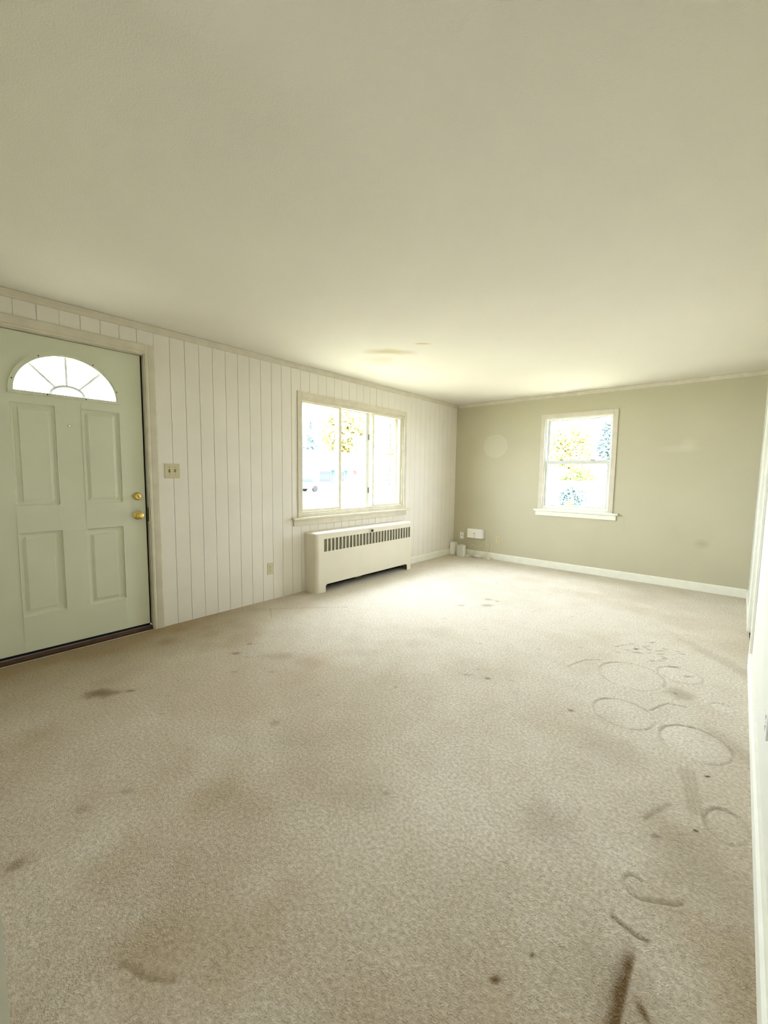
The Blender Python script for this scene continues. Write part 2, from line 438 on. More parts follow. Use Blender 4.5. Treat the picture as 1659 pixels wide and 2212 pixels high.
mf = bpy.data.materials.new('worn_beige_carpet'); mf.use_nodes = True
nt = mf.node_tree; n = nt.nodes; l = nt.links; b = n['Principled BSDF']
b.inputs['Roughness'].default_value = 0.95; b.inputs['Specular IOR Level'].default_value = 0.05
b.inputs['Sheen Weight'].default_value = 0.15
tc = n.new('ShaderNodeTexCoord'); a_ = n.new('ShaderNodeAttribute'); a_.attribute_name = 'wear'
sp = n.new('ShaderNodeSeparateColor'); l.new(a_.outputs['Color'], sp.inputs[0])
def noise(scale, det, rot=0.0, st=(1, 1, 1)):
    mp = n.new('ShaderNodeMapping'); mp.inputs['Scale'].default_value = st; mp.inputs['Rotation'].default_value = (0, 0, rot)
    l.new(tc.outputs['Object'], mp.inputs['Vector'])
    q = n.new('ShaderNodeTexNoise'); q.inputs['Scale'].default_value = scale; q.inputs['Detail'].default_value = det
    l.new(mp.outputs[0], q.inputs['Vector']); return q
n1 = noise(75, 5); n2 = noise(210, 3); n3 = noise(8, 4)
def mixc(fac, A, B):
    mx = n.new('ShaderNodeMix'); mx.data_type = 'RGBA'
    if isinstance(fac, float): mx.inputs[0].default_value = fac
    else: l.new(fac, mx.inputs[0])
    for i, v in ((6, A), (7, B)):
        if isinstance(v, tuple): mx.inputs[i].default_value = v
        else: l.new(v, mx.inputs[i])
    return mx.outputs[2]
def rng_(src_, a, b_, c=0.0, d_=1.0):
    mr = n.new('ShaderNodeMapRange'); l.new(src_, mr.inputs[0])
    for i, v in enumerate((a, b_, c, d_)): mr.inputs[i+1].default_value = v
    return mr.outputs[0]
base = mixc(rng_(n3.outputs['Fac'], .3, .7), srgb(232, 223, 208), srgb(238, 230, 217))
base = mixc(rng_(sp.outputs[1], 0, 1, 0, .55), base, srgb(252, 249, 240))
base = mixc(rng_(sp.outputs[2], 0, 1, 0, 0.82), base, srgb(152, 122, 64))
base = mixc(rng_(sp.outputs[0], 0, 1, 0, 1.25), base, srgb(104, 74, 34))
tuft = rng_(n1.outputs['Fac'], .32, .68, 0, 1)
base = mixc(tuft, mixc(.44, base, srgb(122, 104, 62)), base)
base = mixc(rng_(n2.outputs['Fac'], .55, .75, 0, .22), base, srgb(245, 238, 215))
l.new(base, b.inputs['Base Color'])
ad = n.new('ShaderNodeMath'); ad.operation = 'ADD'
l.new(n1.outputs['Fac'], ad.inputs[0]); l.new(n2.outputs['Fac'], ad.inputs[1])
bp = n.new('ShaderNodeBump'); bp.inputs['Strength'].default_value = 1.0; bp.inputs['Distance'].default_value = 0.008
l.new(ad.outputs[0], bp.inputs['Height']); l.new(bp.outputs[0], b.inputs['Normal'])
me.materials.append(mf)
# carpet runs on into the closet
MB().box(W, W+0.72, -2.155, -1.30, -0.02, 0.0).build('floor_closet', mf, kind='structure')

# ------------------------------------------------------------------ trim
def crown(name, axis, a, b_, sgn=1):
    prof = [(0, H), (0.030, H), (0.034, H-0.006), (0.031, H-0.013), (0.024, H-0.017), (0.022, H-0.026), (0.014, H-0.033), (0.012, H-0.043), (0.0, H-0.047)]
    m_ = MB()
    if axis == 'y': m_.prism([(p, q) for p, q in prof], a, b_, 'y')
    else: m_.prism([(-p, q) for p, q in prof], a, b_, 'x')
    return m_.build(name, M_TRIM, kind='structure')
crown('trim_1', 'y', YF, 0.0)
crown('trim_2', 'x', 0.036, W)
def base_prof(t=0.013, h=0.098): return [(0, 0), (t, 0), (t, h-0.012), (t*0.55, h-0.002), (0, h)]
MB().prism([(p, q) for p, q in base_prof()], -1.43, 0.0, 'y').build('baseboard_left', M_TRIMW, kind='structure')
MB().prism([(-p, q) for p, q in base_prof()], 0.014, W-0.014, 'x').build('baseboard_back', M_TRIMW, kind='structure')
mb = MB().prism([(W-p, q) for p, q in base_prof()], -1.255, -0.0, 'y')
mb.prism([(W-p, q) for p, q in base_prof(0.019, 0.10)], YF-0.0, -2.20, 'y')
mb.build('baseboard_right', M_TRIMW, kind='structure')

# closet opening casing in the right wall
root = thing('door_2', None, None, (W, -1.62, 0), kind='structure')
def casing_prof(o, s, t=0.016, w=0.065):
    return [(0, 0), (t, 0.004), (t, w*0.6), (t*0.6, w*0.75), (t*0.6, w), (0, w)]
mb = MB(); mb.box(W-0.016, W, -1.32, -1.257, 0, 2.09, 0.003)
mb.box(W-0.009, W, -1.257, -1.245, 0, 2.10, 0.002); mb.build('casing', M_TRIMW, root)
mb = MB(); mb.box(W-0.016, W, -2.198, -2.135, 0, 2.09, 0.003); mb.build('casing', M_TRIMW, root)
MB().box(W-0.016, W, -2.198, -1.257, 2.03, 2.095, 0.003).build('casing', M_TRIMW, root)
mb = MB(); mb.box(W-0.001, W+0.12, -1.336, -1.3205, 0, 2.0295); mb.box(W-0.001, W+0.12, -2.1345, -2.122, 0, 2.0295); mb.box(W-0.001, W+0.12, -2.122, -1.336, 2.014, 2.0295)
mb.box(W+0.055, W+0.075, -1.348, -1.336, 0, 2.014); mb.build('jamb', M_TRIMW, root)
MB().box(W+0.076, W+0.11, -2.120, -1.338, 0.01, 2.012, .002).build('door_slab', M_TRIMW, root)  # closed leaf added to cover the dark closet interior

# ------------------------------------------------------------------ entry door
root = thing('door_1', None, None, (0, -5.17, 0), kind='structure')
XS = -0.034                                   # room face of the slab
def grid_slab():
    bm = bmesh.new()
    y0, y1, z0, z1 = -5.64, -4.712, 0.052, 1.80
    panels = [((-5.503, -5.262), (1.062, 1.748), (-5.456, -5.306), (1.107, 1.704)),
              ((-5.111, -4.871), (1.062, 1.748), (-5.070, -4.921), (1.107, 1.704)),
              ((-5.499, -5.258), (0.298, 0.879), (-5.460, -5.310), (0.346, 0.830)),
              ((-5.117, -4.876), (0.298, 0.875), (-5.072, -4.927), (0.342, 0.826))]
    Ys = {y0, y1}; Zs = {z0, z1}
    for o1, o2, i1, i2 in panels:
        for S_, o_, i_ in ((Ys, o1, i1), (Zs, o2, i2)):
            S_ |= {o_[0], o_[1], i_[0], i_[1], o_[0]+0.010, o_[1]-0.010, o_[0]+0.020, o_[1]-0.020}
    Ys = sorted(Ys); Zs = sorted(Zs)
    def depth(y, z):
        for o1, o2, i1, i2 in panels:
            if o1[0]-1e-6 <= y <= o1[1]+1e-6 and o2[0]-1e-6 <= z <= o2[1]+1e-6:
                dd = min(y-o1[0], o1[1]-y, z-o2[0], o2[1]-z)
                if dd < 0.002: return 0.004
                if dd < 0.012: return -0.009
                if dd < 0.022: return -0.011
                di = min(y-i1[0], i1[1]-y, z-i2[0], i2[1]-z)
                return -0.001 if di > -0.002 else -0.010
        return 0.0
    V = {}
    for y in Ys:
        for z in Zs: V[(y, z)] = bm.verts.new((XS+depth(y, z), y, z))
    for a, b_ in zip(Ys, Ys[1:]):
        for c, d_ in zip(Zs, Zs[1:]):
            bm.faces.new((V[(a, c)], V[(b_, c)], V[(b_, d_)], V[(a, d_)]))
    # sheet around the half-round light
    cyy, cz, ra, rb, zt = -5.182, 1.822, 0.300, 0.272, 2.205
    N = 32; arc = [(cyy-ra*math.cos(PI*k/N), cz+rb*math.sin(PI*k/N)) for k in range(N+1)]
    outer = []
    for k in range(N+1):
        t = PI*k/N; dy, dz_ = -math.cos(t), math.sin(t)
        s = 1e9
        if dz_ > 1e-6: s = min(s, (zt-cz)/dz_)
        if dy < -1e-6: s = min(s, (y0-cyy)/dy)
        if dy > 1e-6: s = min(s, (y1-cyy)/dy)
        outer.append((cyy+dy*s, cz+dz_*s))
    A = [bm.verts.new((XS, *p)) for p in arc]; B = [bm.verts.new((XS, *p)) for p in outer]
    A2 = [bm.verts.new((XS-0.042, *p)) for p in arc]
    for k in range(N):
        bm.faces.new((A[k], A[k+1], B[k+1], B[k])); bm.faces.new((A[k], A2[k], A2[k+1], A[k+1]))
    def quad(*p): bm.faces.new([bm.verts.new(q) for q in p])
    # fill the outer corners, strip under the light
    for cy_c in (y0, y1):
        ks = [k for k in range(N) if (outer[k][1] < zt-1e-4) != (outer[k+1][1] < zt-1e-4)]
        for k in ks:
            p, q = outer[k], outer[k+1]
            yy = y0 if (p[0]+q[0])/2 < cyy else y1
            if yy == cy_c: quad((XS, *p), (XS, yy, zt), (XS, *q))
    quad((XS, y0, z1), (XS, y1, z1), (XS, y1, cz), (XS, y0, cz))
    # slab body
    b0 = XS-0.042
    quad((b0, y0, z0), (b0, y1, z0), (b0, y1, 1.822), (b0, y0, 1.822))
    quad((b0, y0, 2.094), (b0, y1, 2.094), (b0, y1, zt), (b0, y0, zt))
    quad((b0, y0, 1.822), (b0, -5.482, 1.822), (b0, -5.482, 2.094), (b0, y0, 2.094))
    quad((b0, -4.882, 1.822), (b0, y1, 1.822), (b0, y1, 2.094), (b0, -4.882, 2.094))
    for k in range(N):
        quad((b0, *arc[k]), (b0, *arc[k+1]), (b0, arc[k+1][0], 2.094), (b0, arc[k][0], 2.094))
    quad((XS, y1, z0), (b0, y1, z0), (b0, y1, zt), (XS, y1, zt)); quad((XS, y0, z0), (b0, y0, z0), (b0, y0, zt), (XS, y0, zt))
    quad((XS, y0, zt), (XS, y1, zt), (b0, y1, zt), (b0, y0, zt)); quad((XS, y0, z0), (XS, y1, z0), (b0, y1, z0), (b0, y0, z0))
    me_ = bpy.data.meshes.new('door_slab'); bm.to_mesh(me_); bm.free()
    me_.materials.append(M_DOOR)
    o = bpy.data.objects.new('door_slab', me_); COL.objects.link(o)
    o.parent = root; o.matrix_parent_inverse = Matrix.Translation(root.location).inverted()
    return o
slab = grid_slab()
def fan_pts(ra, rb, cz=1.826, N=36): return [(-5.182-ra*math.cos(PI*k/N), cz+rb*math.sin(PI*k/N)) for k in range(N+1)]
def flat_ring(mb_, o, i_, x0, x1):
    for k in range(len(o)-1):
        p = [(x0, *o[k]), (x0, *o[k+1]), (x0, *i_[k+1]), (x0, *i_[k]), (x1, *o[k]), (x1, *o[k+1]), (x1, *i_[k+1]), (x1, *i_[k])]
        v = [mb_.bm.verts.new(q) for q in p]
        for f in ((0,1,2,3), (7,6,5,4), (0,4,5,1), (3,2,6,7)): mb_.bm.faces.new([v[j] for j in f])
mb = MB()
flat_ring(mb, fan_pts(0.322, 0.292), fan_pts(0.306, 0.277), XS, XS+0.012)
flat_ring(mb, fan_pts(0.312, 0.282), fan_pts(0.293, 0.265), XS-0.004, XS+0.007)
mb.box(XS-0.001, XS+0.009, -5.504, -4.860, 1.806, 1.828, 0.002)
fr = mb.build('fanlight_frame', M_DOOR, slab)
mb = MB()
flat_ring(mb, fan_pts(0.106, 0.076), fan_pts(0.090, 0.060), XS-0.030, XS-0.008)
for (ya, za), (yb, zb) in (((-5.184, 1.892), (-5.184, 2.092)), ((-5.248, 1.876), (-5.388, 2.018)), ((-5.116, 1.876), (-4.978, 2.018))):
    mb.tube([(XS-0.021, ya, za), (XS-0.021, yb, zb)], 0.0085, 8)
mb.build('muntin', M_WPL2, slab)
mb = MB(); pts = fan_pts(0.299, 0.270)
vv = [mb.bm.verts.new((XS-0.034, *p)) for p in pts]; mb.bm.faces.new(vv); mb.build('fanlight_pane', GLASS, slab)
mb = MB()
for k in (3, 12, 24, 33):
    p = fan_pts(0.309, 0.279)[k]; mb.lathe((XS+0.009, *p), (1, 0, 0), [(0, .004), (.003, .004), (.004, .002)], 8)
for yy in (-5.30, -5.08): mb.lathe((XS+0.009, yy, 1.817), (1, 0, 0), [(0, .004), (.003, .004), (.004, .002)], 8)
mb.build('frame_screw', M_DARK, slab)
MB().lathe((XS, -5.186, 1.619), (1, 0, 0), [(0, .0125), (.002, .0125), (.005, .010), (.005, .0075), (.002, .006)], 20).build('peephole', M_CHROME, slab, True)
ph = MB().lathe((XS+.002, -5.186, 1.619), (1, 0, 0), [(0, .0065), (.0022, .005), (.003, .001)], 16).build('peephole_lens', M_WPL, slab, True)
# deadbolt with thumb-turn, and knob
db = MB().lathe((XS, -4.770, 1.106), (1, 0, 0), [(0, .031), (.006, .031), (.012, .028), (.022, .026), (.027, .022), (.029, .012), (.029, .001)], 32).build('deadbolt', M_BRASS, slab, True)
mb = MB(); mb.box(-.003, .014, -.004, .004, -.016, .016, .003)
bmesh.ops.rotate(mb.bm, verts=mb.bm.verts, cent=(0, 0, 0), matrix=Matrix.Rotation(0.55, 3, 'X'))
bmesh.ops.translate(mb.bm, verts=mb.bm.verts, vec=(XS+.031, -4.770, 1.106)); mb.build('thumb_turn', M_BRASS, db, True)
kn = MB().lathe((XS, -4.771, 0.954), (1, 0, 0), [(0, .034), (.004, .034), (.009, .028), (.013, .016), (.028, .0125), (.036, .018), (.043, .0255), (.052, .028), (.060, .0255), (.065, .018), (.067, .010), (.067, .001)], 36).build('door_handle', M_BRASS, slab, True)
MB().lathe((XS+.066, -4.771, 0.954), (1, 0, 0), [(0, .0075), (.003, .007), (.003, .001)], 16).build('lock_button', M_BRASS, kn, True)
MB().lathe((XS+.006, -4.771-.027, 0.954), (1, 0, 0), [(0, .004), (.003, .003)], 10).build('rose_screw', M_DARK, kn)
# casing, jamb, weatherstrip, threshold
def casing_door():
    t = 0.016
    prof = [(0, 0), (t*.6, 0), (t*.7, .012), (t*.55, .02), (t*.7, .03), (t*.9, .05), (t, .066), (t*.8, .075), (0, .075)]  # (out, across from inner edge)
    m_ = MB(); m_.prism([(p, -4.690+q) for p, q in prof], 0.0, 2.291, 'z'); m_.build('casing', M_TRIM, root)
    m_ = MB(); m_.prism([(p, -5.665-q) for p, q in prof], 0.0, 2.291, 'z'); m_.build('casing', M_TRIM, root)
    m_ = MB(); m_.prism([(p*1.02, 2.215+q) for p, q in prof], -5.665, -4.690, 'y'); m_.build('casing', M_TRIM, root)
casing_door()
mb = MB(); mb.box(-0.16, -0.001, -4.698, -4.690, 0, 2.214); mb.box(-0.16, -0.001, -5.665, -5.655, 0, 2.214); mb.box(-0.16, -0.001, -5.655, -4.698, 2.209, 2.2145)
mb.build('jamb', M_TRIM, root)
mb = MB(); mb.box(-0.12, XS-0.012, -4.7115, -4.699, 0.045, 2.2085); mb.box(-0.12, XS-0.012, -5.655, -4.699, 2.2055, 2.2088); mb.box(-0.12, XS-0.012, -5.654, -5.641, 0.045, 2.20)
mb.box(-0.13, -0.08, -4.74, -4.699, 0.045, 2.2085); mb.box(-0.13, -0.08, -5.654, -4.70, 2.18, 2.2088)
mb.build('weatherstrip', M_DARK, root)
mb = MB(); mb.prism([(-0.16, 0.0), (-0.012, 0.0), (-0.012, 0.012), (-0.026, 0.030), (-0.16, 0.034)], -5.655, -4.699, 'y'); mb.build('threshold', M_SILL, root)
mb = MB(); mb.box(XS-0.040, XS-0.004, -5.64, -4.712, 0.034, 0.052); mb.build('door_sweep', M_DARK, root)
MB().box(-0.028, -0.0015, -4.6995, -4.6975, 0.90, 1.01).build('strike_plate', M_BRASS, root)

# ------------------------------------------------------------------ window 1 (three-lite slider on the panelled wall)
root = thing('window_1', None, None, (0, -2.284, 1.5), kind='structure')
def frame_rect(name, m, root_, axis, n0, n1, a0, a1, z0, z1, wl, wr, wb, wt, bev=0.002):
    m_ = MB()
    def bx(p, q, r_, s_):
        if axis == 'x': m_.box(n0, n1, p, q, r_, s_, bev)
        else: m_.box(p, q, n0, n1, r_, s_, bev)
    bx(a0, a0+wl, z0, z1); bx(a1-wr, a1, z0, z1); bx(a0+wl, a1-wr, z0, z0+wb); bx(a0+wl, a1-wr, z1-wt, z1)
    return m_.build(name, m, root_)
frame_rect('casing', M_TRIM, root, 'x', 0.0, 0.012, -3.224, -1.344, 0.828, 2.173, 0.060, 0.056, 0.036, 0.060)
frame_rect('jamb', M_TRIM, root, 'x', -0.15, -0.001, -3.1645, -1.4005, 0.8605, 2.1145, 0.012, 0.014, 0.020, 0.020)
frame_rect('track', M_SASH, root, 'x', -0.075, -0.012, -3.152, -1.415, 0.880, 2.094, 0.006, 0.010, 0.012, 0.016)
sL = frame_rect('sash', M_SASH, root, 'x', -0.052, -0.024, -3.150, -2.560, 0.888, 2.084, 0.012, 0.042, 0.022, 0.018)
sM = frame_rect('sash', M_VINYL, root, 'x', -0.098, -0.070, -2.600, -2.010, 0.880, 2.094, 0.036, 0.078, 0.016, 0.026)
sR = frame_rect('sash', M_SASH, root, 'x', -0.052, -0.024, -2.012, -1.424, 0.888, 2.084, 0.030, 0.030, 0.022, 0.018)
MB().box(-0.040, -0.036, -3.140, -2.598, 0.905, 2.070).build('pane', GLASS, sL)
MB().box(-0.086, -0.082, -2.568, -2.084, 0.892, 2.072).build('pane', GLASS, sM)
MB().box(-0.040, -0.036, -1.986, -1.450, 0.905, 2.070).build('pane', GLASS, sR)
for zz in (1.78, 1.10):
    MB().box(-0.070, -0.060, -2.048, -2.034, zz-0.035, zz+0.035, .003).build('latch', M_GREYPL, sM)
frame_rect('storm_frame', M_VINYL, root, 'x', -0.135, -0.115, -3.152, -1.415, 0.880, 2.094, 0.02, 0.05, 0.02, 0.02)
MB().box(-0.128, -0.120, -1.56, -1.535, 0.9, 2.08).build('storm_stile', M_VINYL, root)
mb = MB(); mb.box(-0.02, 0.048, -3.305, -1.262, 0.806, 0.828, .004); mb.build('window_sill', M_SASH, root)
MB().box(0.0, 0.018, -3.285, -1.335, 0.738, 0.806, .003).build('apron', M_TRIM, root)

# ------------------------------------------------------------------ window 2 (double hung on the back wall)
root = thing('window_2', None, None, (1.876, 0, 1.5), kind='structure')
frame_rect('casing', M_TRIM, root, 'y', -0.014, 0.0, 1.392, 2.362, 0.840, 2.174, 0.058, 0.057, 0.020, 0.060)
frame_rect('jamb', M_TRIMW, root, 'y', 0.001, 0.15, 1.4505, 2.3045, 0.8605, 2.1145, 0.012, 0.010, 0.020, 0.018)
frame_rect('track', M_VINYL, root, 'y', 0.010, 0.10, 1.462, 2.295, 0.880, 2.097, 0.010, 0.008, 0.008, 0.008)
sU = frame_rect('sash', M_VINYL, root, 'y', 0.060, 0.085, 1.472, 2.288, 1.490, 2.090, 0.030, 0.012, 0.040, 0.012)
sD = frame_rect('sash', M_VINYL, root, 'y', 0.022, 0.050, 1.466, 2.292, 0.862, 1.530, 0.036, 0.030, 0.044, 0.050)
MB().box(1.500, 2.280, 0.071, 0.074, 1.525, 2.080).build('pane', GLASS, sU)
MB().box(1.500, 2.264, 0.035, 0.038, 0.902, 1.484).build('pane', GLASS, sD)
for xx in (1.68, 2.08):
    mb = MB(); mb.box(xx-.03, xx+.03, 0.024, 0.048, 1.530, 1.542, .003); mb.build('sash_lock', M_GREYPL, sD)
MB().box(1.440, 1.4495, -0.018, -0.013, 1.54, 1.98).build('track_cover', M_VINYL, root)
MB().box(1.345, 2.430, -0.045, 0.02, 0.815, 0.840, .004).build('window_sill', M_TRIMW, root)
MB().box(1.365, 2.405, -0.020, 0.0, 0.750, 0.815, .003).build('apron', M_TRIMW, root)
MB().box(2.19, 2.25, 0.018, 0.024, 0.876, 0.884).build('sash_lift', M_BLACK, sD)

# unseen window added behind the camera to let in fill daylight
root = thing('fill_window', None, None, (1.9, YR, 1.2), kind='structure')
frame_rect('frame', M_TRIMW, root, 'y', YR-0.10, YR-0.02, 1.7, 2.9, 1.05, 2.15, .05, .05, .05, .05)
MB().box(1.75, 2.85, YR-0.06, YR-0.055, 1.1, 2.1).build('pane', GLASS, root)

# ------------------------------------------------------------------ radiator under window 1
rad = thing('radiator', 'long cream metal radiator with a row of grille slots, standing under the wide window', 'radiator', (0.1, -2.285, 0))
RX, RY0, RY1, RZ = 0.200, -3.130, -1.430, 0.664
r = 0.038
def round_plan(x1, y0, y1, r_, t=0.0, seg=5):
    p = [(0.0+0.001, y0)]
    p += [(x1-r_+r_*math.sin(a), y0+r_-r_*math.cos(a)) for a in [PI/2*k/seg for k in range(seg+1)]]
    p += [(x1-r_+r_*math.cos(a), y1-r_+r_*math.sin(a)) for a in [PI/2*k/seg for k in range(seg+1)]]
    p += [(0.001, y1)]
    return p
mb = MB()
# side panels and rounded corners: plan outline swept upward, front left open for slots/cut-out
bm = mb.bm
pl = round_plan(RX, RY0, RY1, r)
def strip(points, z0, z1, inset=0):
    A = [bm.verts.new((x, y, z0)) for x, y in points]; B = [bm.verts.new((x, y, z1)) for x, y in points]
    for k in range(len(points)-1): bm.faces.new((A[k], A[k+1], B[k+1], B[k]))
half = len(pl)//2
strip(pl[:half], 0.0, RZ-r*0.6); strip(pl[half:], 0.0, RZ-r*0.6)
# rounded top edge loops
prev = [bm.verts.new((x, y, RZ-r*0.6)) for x, y in pl]
cx_, cyc = 0.0, (RY0+RY1)/2
for k in range(1, 7):
    a = PI/2*k/6; ins = r*0.6*(1-math.cos(a)); z = RZ-r*0.6+r*0.6*math.sin(a)
    cur = []
    for x, y in pl:
        nx_ = x-ins if x > 0.01 else x
        ny_ = y+ins if y < cyc else y-ins
        cur.append(bm.verts.new((nx_, ny_, z)))
    for j in range(len(pl)-1): bm.faces.new((prev[j], prev[j+1], cur[j+1], cur[j]))
    prev = cur
bm.faces.new(prev)
bmesh.ops.remove_doubles(bm, verts=bm.verts, dist=0.0002)
cover = mb.build('cover', M_RAD, rad, smooth=True)
mb = MB(); bm = mb.bm
# front plate with 28 slots and the low cut-out
yA, yB = RY0+r, RY1-r
NS = 28; g0, g1 = -3.024, -1.480; pitch_ = (g1-g0)/(NS-0.28); sw = pitch_*0.72
zs0, zs1 = 0.452, 0.592
cutL, cutR, cutZ = -3.000, -1.535, 0.084
def fp(y0, y1, z0, z1):
    v = [bm.verts.new((RX, y, z)) for y, z in ((y0, z0), (y1, z0), (y1, z1), (y0, z1))]; bm.faces.new(v)
    v = [bm.verts.new((RX-0.004, y, z)) for y, z in ((y0, z0), (y1, z0), (y1, z1), (y0, z1))]; bm.faces.new(v[::-1])
fp(yA, yB, zs1, RZ-r*0.6)
fp(yA, g0, zs0, zs1)
for k in range(NS):
    a0 = g0+k*pitch_+sw; a1 = g0+(k+1)*pitch_ if k < NS-1 else yB
    fp(a0, a1, zs0, zs1)
    for yy in (g0+k*pitch_, g0+k*pitch_+sw):
        v = [bm.verts.new(q) for q in ((RX, yy, zs0), (RX, yy, zs1), (RX-.004, yy, zs1), (RX-.004, yy, zs0))]; bm.faces.new(v)
fp(yA, yB, cutZ+0.03, zs0)
fp(yA, cutL, 0, cutZ+0.03); fp(cutR, yB, 0, cutZ+0.03)
# rounded upper corners of the cut-out
for sgn, yc in ((1, cutL), (-1, cutR)):
    prevp = None
    pts = [(yc+sgn*0.03*(1-math.cos(PI/2*k/6)), cutZ-0.03+0.03*math.sin(PI/2*k/6)) for k in range(7)]
    for (p0, p1) in zip(pts, pts[1:]):
        v = [bm.verts.new((RX, *q)) for q in (p0, (p0[0], cutZ+0.03), (p1[0], cutZ+0.03), p1)]; bm.faces.new(v)
        v = [bm.verts.new(q) for q in ((RX, *p0), (RX, *p1), (RX-.006, *p1), (RX-.006, *p0))]; bm.faces.new(v)
fp(cutL+0.03, cutR-0.03, cutZ, cutZ+0.03)
mb.build('front_panel', M_RAD, rad)
# woven mesh behind the slots
mm = MB(); mm.box(RX-0.010, RX-0.008, g0-.01, g1+.01, zs0-.008, zs1+.008)
mesh_o = mm.build('grille', M_MESH, rad)
nt = M_MESH.node_tree; n = nt.nodes; l = nt.links
tcm = n.new('ShaderNodeTexCoord'); mpm = n.new('ShaderNodeMapping'); mpm.inputs['Scale'].default_value = (1, 150, 150)
ck = n.new('ShaderNodeTexChecker'); ck.inputs['Scale'].default_value = 1.0
ck.inputs[1].default_value = srgb(146, 142, 118); ck.inputs[2].default_value = srgb(70, 66, 50)
l.new(tcm.outputs['Object'], mpm.inputs['Vector']); l.new(mpm.outputs[0], ck.inputs['Vector'])
l.new(ck.outputs[0], n['Principled BSDF'].inputs['Base Color'])
kb = MB().lathe((RX, -2.262, 0.618), (1, 0, 0), [(0, .012), (.004, .015), (.016, .017), (.022, .017), (.024, .013), (.024, .001)], 24).build('control_knob', M_BLACK, rad, True)
MB().lathe((RX+.001, -2.262, 0.618), (1, 0, 0), [(0, .018), (.008, .0185), (.010, .017)], 24).build('knob_ring', M_CHROME, kb, True)
mb = MB(); mb.tube([(0.10, RY0+.05, 0.13), (0.10, RY1-.05, 0.13)], 0.011, 10)
for k in range(60): mb.box(0.07, 0.13, -2.95+k*0.022, -2.9495+k*0.022, 0.10, 0.16)
mb.build('heating_pipe', M_COPPER, rad)
MB().box(0.001, 0.003, RY0+.01, RY1-.01, 0.001, 0.60).build('shade_backing', M_DARK, rad)  # near-black sheet stands for the shade inside the cover
MB().tube([(0.12, -2.47, 0.06), (0.12, -2.44, 0.05), (0.12, -2.36, 0.052), (0.12, -2.33, 0.075), (0.12, -2.33, 0.12)], 0.009, 8).build('valve_pipe', M_COPPER, rad)

# ------------------------------------------------------------------ plates on the walls
def plate_box(m_, axis, sgn, n, a0, a1, z0, z1, t=0.006, bev=.002):
    if axis == 'x': m_.box(min(n, n+sgn*t), max(n, n+sgn*t), a0, a1, z0, z1, bev)
    else: m_.box(a0, a1, min(n, n+sgn*t), max(n, n+sgn*t), z0, z1, bev)
# double switch
sw_ = thing('light_switch', 'almond double toggle light switch plate on the panelled wall beside the entry door', 'light switch', (0, -4.509, 1.311))
m_ = MB(); plate_box(m_, 'x', 1, 0.0, -4.570, -4.449, 1.252, 1.371); m_.build('switch_plate', M_ALM, sw_)
for yy in (-4.532, -4.486):
    m_ = MB(); m_.box(0.006, 0.0075, yy-.005, yy+.005, 1.299, 1.323); sl = m_.build('toggle_slot', M_DARK, sw_)
    m_ = MB(); m_.prism([(0.006, 1.304), (0.020, 1.312 if yy < -4.5 else 1.300), (0.021, 1.318 if yy < -4.5 else 1.306), (0.007, 1.318)], yy-.004, yy+.004, 'y'); m_.build('toggle', M_ALM, sw_)
    for zz in (1.281, 1.341):
        MB().lathe((0.006, yy, zz), (1, 0, 0), [(0, .003), (.001, .003)], 10).build('screw', M_GREYPL, sw_)
def outlet(label, axis, sgn, n, c, z0, z1, pm, fm, wd=0.070, loc=(0, 0, 0)):
    t = thing('wall_outlet', label, 'outlet', loc, group='duplex outlets low on the walls')
    m_ = MB(); plate_box(m_, axis, sgn, n, c-wd/2, c+wd/2, z0, z1); m_.build('outlet_plate', pm, t)
    zc = (z0+z1)/2; nn = n+sgn*0.006
    for dz_ in (-0.0195, 0.0195):
        m_ = MB(); ax = (sgn, 0, 0) if axis == 'x' else (0, sgn, 0)
        org = (nn, c, zc+dz_) if axis == 'x' else (c, nn, zc+dz_)
        m_.lathe(org, ax, [(0, .0165), (.0015, .016), (.0018, .014), (.0018, .001)], 20); rc = m_.build('receptacle', fm, t)
        m_ = MB()
        for k in (-.006, .006): plate_box(m_, axis, sgn, nn+sgn*.0015, c+k-.0012, c+k+.0012, zc+dz_-.002, zc+dz_+.007, .001, 0)
        plate_box(m_, axis, sgn, nn+sgn*.0015, c-.002, c+.002, zc+dz_-.010, zc+dz_-.006, .001, 0)
        m_.build('slot', M_DARK, rc)
    org = (nn, c, zc) if axis == 'x' else (c, nn, zc)
    MB().lathe(org, (sgn, 0, 0) if axis == 'x' else (0, sgn, 0), [(0, .003), (.001, .003)], 10).build('screw', M_GREYPL, t)
    return t
outlet('almond duplex power outlet low on the white panelled wall, left of the radiator', 'x', 1, 0.0, -3.576, 0.266, 0.387, M_ALM, M_ALM, loc=(0, -3.576, 0.326))
outlet('almond duplex power outlet low on the olive back wall, right of the white wall box', 'y', -1, 0.0, 0.796, 0.262, 0.378, M_ALM, M_ALM, loc=(0.796, 0, 0.32))
outlet('dark outlet low on the right wall, in the short stretch between corner and closet opening', 'x', -1, W, -0.985, 0.352, 0.468, M_GREYPL, M_BLACK, loc=(W, -0.985, 0.41))
outlet('pale grey outlet low on the near right wall at the right edge of the photo', 'x', -1, W, -3.915, 0.345, 0.455, M_WPL2, M_WPL, loc=(W, -3.915, 0.40))
jk = thing('wall_jack', 'small white cable jack plate on the back wall above the two white boxes', 'jack plate', (0.157, 0, 0.318))
m_ = MB(); plate_box(m_, 'y', -1, 0.0, 0.122, 0.192, 0.262, 0.372); m_.build('jack_plate', M_WPL, jk)
MB().lathe((0.157, -.006, 0.318), (0, -1, 0), [(0, .007), (.004, .007), (.005, .004), (.005, .001)], 14).build('cable_socket', M_GREYPL, jk)
